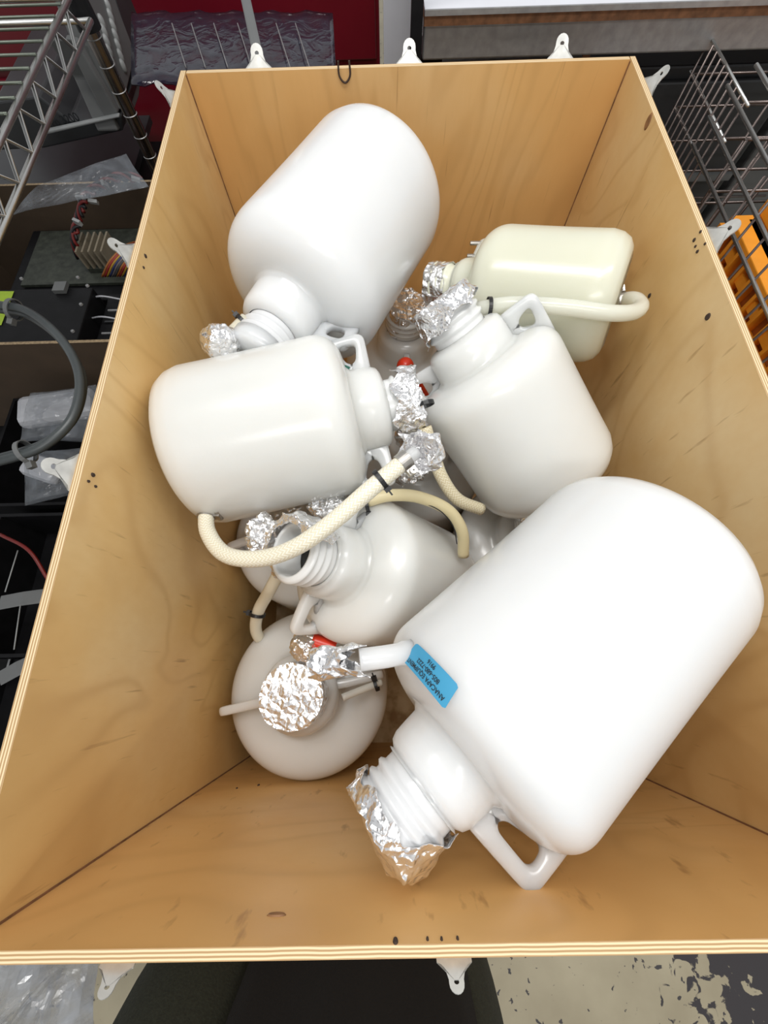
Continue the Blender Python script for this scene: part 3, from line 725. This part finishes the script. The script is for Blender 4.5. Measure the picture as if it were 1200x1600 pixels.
kpoly('front_rail', [at(px, py, Y=1.21) for px, py in ((100, 60), (120, 66), (185, 178), (165, 188))], .02, M_GREY, (0, 1, 0))
kpoly('front_lip', [at(px, py, Y=1.20) for px, py in ((70, 205), (185, 180), (187, 184), (72, 211))], .012, M_KEY, (0, 1, 0))
box('machine_base', (-.42, -.15, 0), (.08, .35, .02), M_DGREY, kp)
bm = text_mesh('Pro 3200'); xs = [v.co.x for v in bm.verts]; w0 = max(xs)-min(xs)
o_, x_ = at(78, 200, Y=1.218), at(126, 188, Y=1.218); dx_ = (x_-o_); dz_ = Vector((-dx_.z, 0, dx_.x)).normalized()*dx_.length/w0
for v in bm.verts: v.co = loc(kp, o_+dx_*((v.co.x-min(xs))/w0)+dz_*v.co.y)
fin('lettering', bm, M_INK, kp, smooth='raw')
# ---- crumpled clear bags
def bag(nm, pts, label, mat, seed, amp=.02, thick=.04, n=26):
    """a crumpled pillow of film spanned by four corner points (world)"""
    bm = bmesh.new(); a, b, c, d = [Vector(p) for p in pts]
    cen = (a+b+c+d)/4; up = (b-a).cross(d-a).normalized()
    if up.z < 0: up = -up
    for s in (1, -1):
        g_ = []
        for i in range(n+1):
            row = []
            for j in range(n+1):
                u, v = i/n, j/n
                p = (a*(1-u)+b*u)*(1-v)+(d*(1-u)+c*u)*v
                e = math.sin(PI*u)*math.sin(PI*v)
                q = p*11+Vector((seed, 0, 0))
                h = (abs(noise.noise(q))+.5*abs(noise.noise(q*2.3))+.25*abs(noise.noise(q*5)))
                p = p+up*(s*thick*e**.5*(.5+h))+Vector(noise.noise_vector(q*1.3))*amp*(.3+e)
                row.append(bm.verts.new(p-cen))
            g_.append(row)
        for i in range(n):
            for j in range(n): bm.faces.new((g_[i][j], g_[i+1][j], g_[i+1][j+1], g_[i][j+1]))
    bmesh.ops.remove_doubles(bm, verts=bm.verts[:], dist=.0004)
    o = fin(nm, bm, mat, None); o.location = cen
    return tag(o, label, 'plastic bag')
bag('plastic_bag', [at(20, 335, Z=.74), at(232, 292, Z=.73), at(195, 238, Z=.75), at(60, 290, Z=.77)], 'clear crinkled plastic bag lying over the back of the cardboard box', M_BAG, 3, .012, .018)
bag('plastic_bag', [at(30, 690, Z=.62), at(160, 690, Z=.60), at(150, 600, Z=.62), at(50, 615, Z=.64)], 'clear plastic bag around a white part under the grey cable loop', M_BAG, 8, .015, .03)
bag('plastic_bag', [at(40, 790, Z=.60), at(125, 770, Z=.58), at(125, 700, Z=.60), at(35, 705, Z=.62)], 'small clear plastic bag round a grey part beside the lowest left clip', M_BAG, 12, .012, .025)
bag('plastic_bag', [at(-60, 1690, Z=.5), at(150, 1690, Z=.5), at(150, 1470, Z=.5), at(-60, 1470, Z=.5)], 'frosted crumpled plastic bag on the floor at the near left corner of the crate', M_BAG2, 21, .03, .05)
bm = bmesh.new(); bx(bm, (-.075, -.03, 0), (.06, .035, .03)); o = fin('white_part', bm, M_WHITE, bevel=.012); o.location = at(105, 645, Z=.585); o.rotation_euler = (0, .1, .25); tag(o, 'white plastic part wrapped in the bag under the cable loop', 'plastic part')
bm = bmesh.new(); bx(bm, (-.04, -.022, 0), (.035, .022, .025)); o = fin('grey_part', bm, M_WHITE, bevel=.01); o.location = at(78, 738, Z=.58); o.rotation_euler = (0, 0, -.35); tag(o, 'small pale plastic part in the bag beside the lowest left clip', 'plastic part')
def bin_(label, x0, y0, x1, y1, z0, z1, mat=M_BLACK):
    t = empty('storage_bin', ((x0+x1)/2, (y0+y1)/2, z0), label, 'bin'); w_ = .006
    for a, b in (((x0, y0, z0), (x1, y0+w_, z1)), ((x0, y1-w_, z0), (x1, y1, z1)), ((x0, y0+w_, z0), (x0+w_, y1-w_, z1)), ((x1-w_, y0+w_, z0), (x1, y1-w_, z1))): box('bin_side', loc(t, a), loc(t, b), mat, t)
    box('bin_bottom', loc(t, (x0+w_, y0+w_, z0)), loc(t, (x1-w_, y1-w_, z0+w_)), mat, t); return t
bin_('black bin under the bagged white part, touching the cardboard box', -.80, .30, -.35, .55, .432, .54)
bin_('black bin in the dark beside the left wall of the crate, middle', -.74, .02, -.36, .28, .432, .55)
t = bin_('near black bin beside the left wall of the crate', -.74, -.24, -.36, .0, .432, .56)
for k, (a, b) in enumerate((((0, 942), (75, 930)), ((0, 1060), (60, 1030)))):
    p, q = at(*a, Z=.57), at(*b, Z=.57); bm = bmesh.new(); tube_bm(bm, [p, (p+q)/2+Vector((0, 0, .004)), q], .01, 8, up=Vector((0, 1, 0)), flat=(.012, .001))
    o = fin('plastic_strap', bm, M_GREY); tag(o, ('grey plastic strap across the dark bins, farther one', 'grey plastic strap across the dark bins, nearer one')[k], 'strap')
o = tube('red_wire', [at(0, 835, Z=.60), at(45, 860, Z=.60), at(75, 905, Z=.58)], .003, M_WRED, None, 6); tag(o, 'dull red wire curving over the dark bins by the crate', 'wire')
for k, (a, b) in enumerate((((28, 860), (8, 925)), ((32, 945), (22, 1015)))):
    o = tube('white_thread', [at(*a, Z=.585), at(*b, Z=.585)], .0011, M_KEY, None, 5, 0); tag(o, ('white stitched line in the dark above the grey strap', 'white stitched line in the dark below the grey strap')[k], 'thread')

# ================================================================== BACKGROUND TOP
rcb = empty('red_cabinet', (-.4, 1.65, 0), 'dark red metal cabinet behind the crate', 'cabinet')
box('cabinet_body', loc(rcb, (-1.3, 1.80, 0)), loc(rcb, (.012, 2.4, 1.05)), M_REDCAB, rcb, .004)
box('drawer_front', loc(rcb, (-1.28, 1.786, .55)), loc(rcb, (.0, 1.80, .98)), M_REDCAB, rcb, .003)
box('drawer_front', loc(rcb, (-1.28, 1.786, .08)), loc(rcb, (.0, 1.80, .53)), M_REDCAB, rcb, .003)
ac = empty('clear_sheet', (-.4, 1.25, 0), 'smoked clear plastic cover sheet leaning in front of the red cabinet', 'plastic sheet')
bm = bmesh.new()
qq = [at(205, 18, Y=1.36), at(520, 18, Y=1.36), at(526, 130, Y=1.10), at(205, 130, Y=1.10)]
N = 30; gg = []
for i in range(N+1):
    row = []
    for j in range(9):
        u, v = i/N, j/8; p = (qq[0]*(1-u)+qq[1]*u)*(1-v)+(qq[3]*(1-u)+qq[2]*u)*v
        row.append(bm.verts.new(loc(ac, p+Vector((0, -.006*math.sin(u*34)-.003*math.sin(u*71+v*3), 0)))))
    gg.append(row)
for i in range(N):
    for j in range(8): bm.faces.new((gg[i][j], gg[i+1][j], gg[i+1][j+1], gg[i][j+1]))
o = fin('sheet', bm, M_ACR, ac, smooth=True); s = o.modifiers.new('t', 'SOLIDIFY'); s.thickness = .003
p0, p1 = at(382, -10, Y=1.20), at(404, 90, Y=1.05)
bm = bmesh.new(); tube_bm(bm, [loc(ac, p0), loc(ac, p1)], .01, 8, up=Vector((1, 0, 0)), flat=(.009, .002)); fin('edge_strip', bm, M_GREY, ac)
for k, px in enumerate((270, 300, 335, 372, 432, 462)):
    a, b = at(px, 32, Y=1.30), at(px+22, 100, Y=1.12); bm = bmesh.new(); tube_bm(bm, [loc(ac, a+Vector((0, -.012, 0))), loc(ac, b+Vector((0, -.012, 0)))],   .0011, 6); fin('glare_line', bm, M_STEEL, ac)  # thin rods modelled in place of light streaks reflected on the sheet
o = box('whiteboard', (.024, 1.78, .0), (.16, 1.80, 1.1), M_TOPWHITE, bevel=.002); tag(o, 'narrow white board standing between red cabinet and bench', 'board')
tb = empty('workbench', (.7, 1.4, 0), 'stainless steel workbench with a white top behind the crate', 'bench')
y0 = 1.04; zt = .905
box('bench_top', loc(tb, (.085, y0, zt)), loc(tb, (1.7, 1.9, zt+.006)), M_TOPWHITE, tb)
box('wood_core', loc(tb, (.085, y0+.004, zt-.014)), loc(tb, (1.7, 1.9, zt)), M_WOODEDGE, tb)
box('steel_lip', loc(tb, (.085, y0-.004, zt+.001)), loc(tb, (1.7, y0, zt+.008)), M_STEEL, tb)
box('steel_apron', loc(tb, (.085, y0+.01, zt-.060)), loc(tb, (1.7, y0+.03, zt-.014)), M_STEEL, tb, .003)
for x in (.085, 1.62): box('leg', loc(tb, (x, y0+.03, 0)), loc(tb, (x+.04, y0+.07, zt-.05)), M_BLACK, tb)
box('leg_trim', loc(tb, (.062, y0, .3)), loc(tb, (.082, y0+.02, 1.2)), M_BLACK, tb)
box('steel_drawer', loc(tb, (.13, y0+.10, zt-.25)), loc(tb, (.42, y0+.6, zt-.10)), M_STEEL, tb, .004)
box('drawer_divider', loc(tb, (.42, y0+.11, .35)), loc(tb, (.435, y0+.6, zt-.10)), M_WOODEDGE, tb)
uc = empty('black_cabinet', (.7, 1.45, 0), 'black cabinet standing under the steel workbench', 'cabinet')
box('cabinet_body', loc(uc, (.44, 1.16, .0)), loc(uc, (.90, 1.75, .78)), M_DGREY, uc, .004)
box('door', loc(uc, (.45, 1.147, .03)), loc(uc, (.89, 1.16, .76)), M_DGREY, uc, .004)
box('door_lip', loc(uc, (.45, 1.135, .57)), loc(uc, (.89, 1.147, .585)), M_GREY, uc)
be = empty('beige_unit', (1.1, 1.4, 0), 'beige boxy unit under the right end of the workbench', 'cabinet')
box('unit_body', loc(be, (.93, 1.17, 0)), loc(be, (1.5, 1.7, .78)), M_GREY, be, .006)
box('unit_lid', loc(be, (.925, 1.16, .70)), loc(be, (1.5, 1.7, .79)), M_BEIGE, be, .004)

# ================================================================== BACKGROUND RIGHT: wire baskets and orange tote
wb = empty('wire_basket', (.80, .45, 0), 'tall wire mesh basket holding orange plastic right of the crate', 'wire basket')
XB = .60
for k, z in enumerate((.90, .857, .814, .772, .73, .688, .646, .604)):
    ye = .875 if k == 0 else .917
    wtube('rod', [(XB, -.15, z), (XB, ye, z)], .0031, M_CHROME, wb, 8)
y = -.14; k = 0
while y < .80:
    wtube('upright_wire', [(XB+.006, y, .20), (XB+.006, y, .842)], .0024, M_BRWIRE, wb, 6); y += .0445
for z in (.84, .76, .68, .60):
    wtube('rod', [(XB+.006, .80, z), (1.1, .80, z)], .0024, M_BRWIRE, wb, 6)
    wtube('rod', [(XB+.006, -.14, z), (1.1, -.14, z)], .0024, M_BRWIRE, wb, 6)
for z in (.84, .60): wtube('rod', [(1.1, -.14, z), (1.1, .80, z)], .0024, M_BRWIRE, wb, 6)
for k in range(9):
    x = XB+.05+k*.05
    wtube('upright_wire', [(x, .805, .20), (x, .805, .842)], .0022, M_BRWIRE, wb, 6)
    wtube('bottom_wire', [(x, -.14, .20), (x, .805, .20)], .0022, M_BRWIRE, wb, 6)
for x, y in ((XB+.006, -.14), (1.1, -.14), (1.1, .80), (XB+.006, .80)): wtube('leg', [(x, y, 0), (x, y, .22)], .006, M_CHROME, wb, 8)
w2 = empty('wire_basket', (.8, 1.0, 0), 'second wire basket of close brown wires behind the first, under the bench end', 'wire basket')
for k in range(10):
    y = .86+k*.022
    wtube('upright_wire', [(XB+.01, y, .28), (XB+.01, y, .86)], .0022, M_BRWIRE, w2, 6)
for z in (.86, .81, .76, .70, .64, .58, .50, .40, .28):
    wtube('rod', [(XB+.012, .85, z), (XB+.012, 1.07, z)], .0026, M_CHROME, w2, 6)
    wtube('rod', [(XB+.012, .86, z), (.95, .86, z)], .0024, M_BRWIRE, w2, 6)
    wtube('rod', [(XB+.012, 1.06, z), (.95, 1.06, z)], .0024, M_BRWIRE, w2, 6)
for k in range(7):
    x = XB+.05+k*.05; wtube('upright_wire', [(x, .86, .28), (x, .86, .86)], .0022, M_BRWIRE, w2, 6)
for x, y in ((XB+.012, .86), (.95, .86), (XB+.012, 1.06), (.95, 1.06)): wtube('leg', [(x, y, 0), (x, y, .30)], .005, M_CHROME, w2, 8)
# orange tote
ot = empty('orange_tote', (.80, .5, .203), 'orange ribbed plastic crate standing inside the wire basket', 'crate')
ox0, ox1, oy0, oy1, oz = .665, 1.02, .02, .775, .76
box('tote_body', loc(ot, (ox0+.02, oy0, .205)), loc(ot, (ox1, oy1, oz-.03)), M_DORANGE, ot, .008)
box('rim', loc(ot, (ox0+.045, oy0-.01, oz-.03)), loc(ot, (ox1, oy1+.01, oz)), M_ORANGE, ot, .006)
box('lower_flange', loc(ot, (ox0, oy0-.005, oz-.112)), loc(ot, (ox0+.02, oy1+.005, oz-.095)), M_ORANGE, ot, .002)
box('upper_flange', loc(ot, (ox0, oy0-.005, oz-.045)), loc(ot, (ox0+.045, oy1+.005, oz-.030)), M_ORANGE, ot, .002)
k = 0; y = oy0
while y < oy1:
    box('rib', loc(ot, (ox0+.002, y, oz-.095)), loc(ot, (ox0+.021, y+.007, oz-.045)), M_ORANGE, ot)
    if k % 2 == 0: box('rib_block', loc(ot, (ox0+.006, y+.007, oz-.078)), loc(ot, (ox0+.021, y+.034, oz-.060)), M_ORANGE, ot)
    y += .034; k += 1

# ================================================================== PERSON at the near end
def skinned(nm, V, E, R_, mat, parent, sub=2):
    me = bpy.data.meshes.new(nm); me.from_pydata([tuple(v) for v in V], E, []); o = bpy.data.objects.new(nm, me); C.objects.link(o)
    me.materials.append(mat); o.parent = parent
    s = o.modifiers.new('skin', 'SKIN'); s.use_smooth_shade = True
    for i, r in enumerate(R_): me.skin_vertices[0].data[i].radius = r if isinstance(r, tuple) else (r, r)
    me.skin_vertices[0].data[0].use_root = True
    u = o.modifiers.new('sub', 'SUBSURF'); u.levels = sub; u.render_levels = sub
    return o
pe = empty('person', (-.1, -.48, 0), 'person standing against the near end of the crate in dark olive trousers and black apron', 'person')
V = [(-.10, -.56, .97), (-.10, -.57, 1.05), (-.20, -.55, .90), (-.245, -.45, .72), (-.262, -.395, .55), (-.262, -.43, .32), (-.262, -.46, .10),
     (0, -.55, .90), (.035, -.46, .72), (.052, -.40, .55), (.052, -.435, .32), (.055, -.46, .10)]
V = [Vector(v)-Vector((-.1, -.48, 0)) for v in V]
skinned('trousers', V, [(0, 1), (0, 2), (2, 3), (3, 4), (4, 5), (5, 6), (0, 7), (7, 8), (8, 9), (9, 10), (10, 11)],
        [(.15, .11), (.155, .11), .115, .102, .090, .080, .072, .115, .098, .084, .076, .070], M_TROUS, pe)
bm = bmesh.new(); g_ = []
for i in range(15):
    row = []
    for j in range(13):
        u, v = i/14, j/12; x = -.07+(u-.5)*(.25+.02*v); y = -.02+.09*v**.8+.02*math.cos((u-.5)*PI)+.006*math.sin(u*14+v*2)+.03*(1-v)
        row.append(bm.verts.new((x+.12, y+.07 if v > .3 else y+.07*v/.3, 1.02-v*.52)))
    g_.append(row)
for i in range(14):
    for j in range(12): bm.faces.new((g_[i][j], g_[i+1][j], g_[i+1][j+1], g_[i][j+1]))
o = fin('apron', bm, M_APRON, pe, smooth=True); s = o.modifiers.new('t', 'SOLIDIFY'); s.thickness = .003
for x in (-.162, .155):
    bm = bmesh.new()
    secs = [(-.10, .032, .075), (-.06, .038, .085), (0, .042, .075), (.07, .046, .055), (.12, .044, .042), (.155, .030, .030), (.168, .012, .015)]
    rings = []
    for y, wx, hz in secs:
        rings.append([bm.verts.new((x+wx*math.cos(a), y+.03, max(0.002, hz*.5+hz*.5*math.sin(a)*1.0))) for a in [2*PI*k/16 for k in range(16)]])
    for A_, B_ in zip(rings, rings[1:]):
        for k in range(16): bm.faces.new((A_[k], A_[(k+1) % 16], B_[(k+1) % 16], B_[k]))
    bm.faces.new(rings[0]); bm.faces.new(rings[-1])
    fin('shoe', bm, M_SHOE, pe, smooth=True)
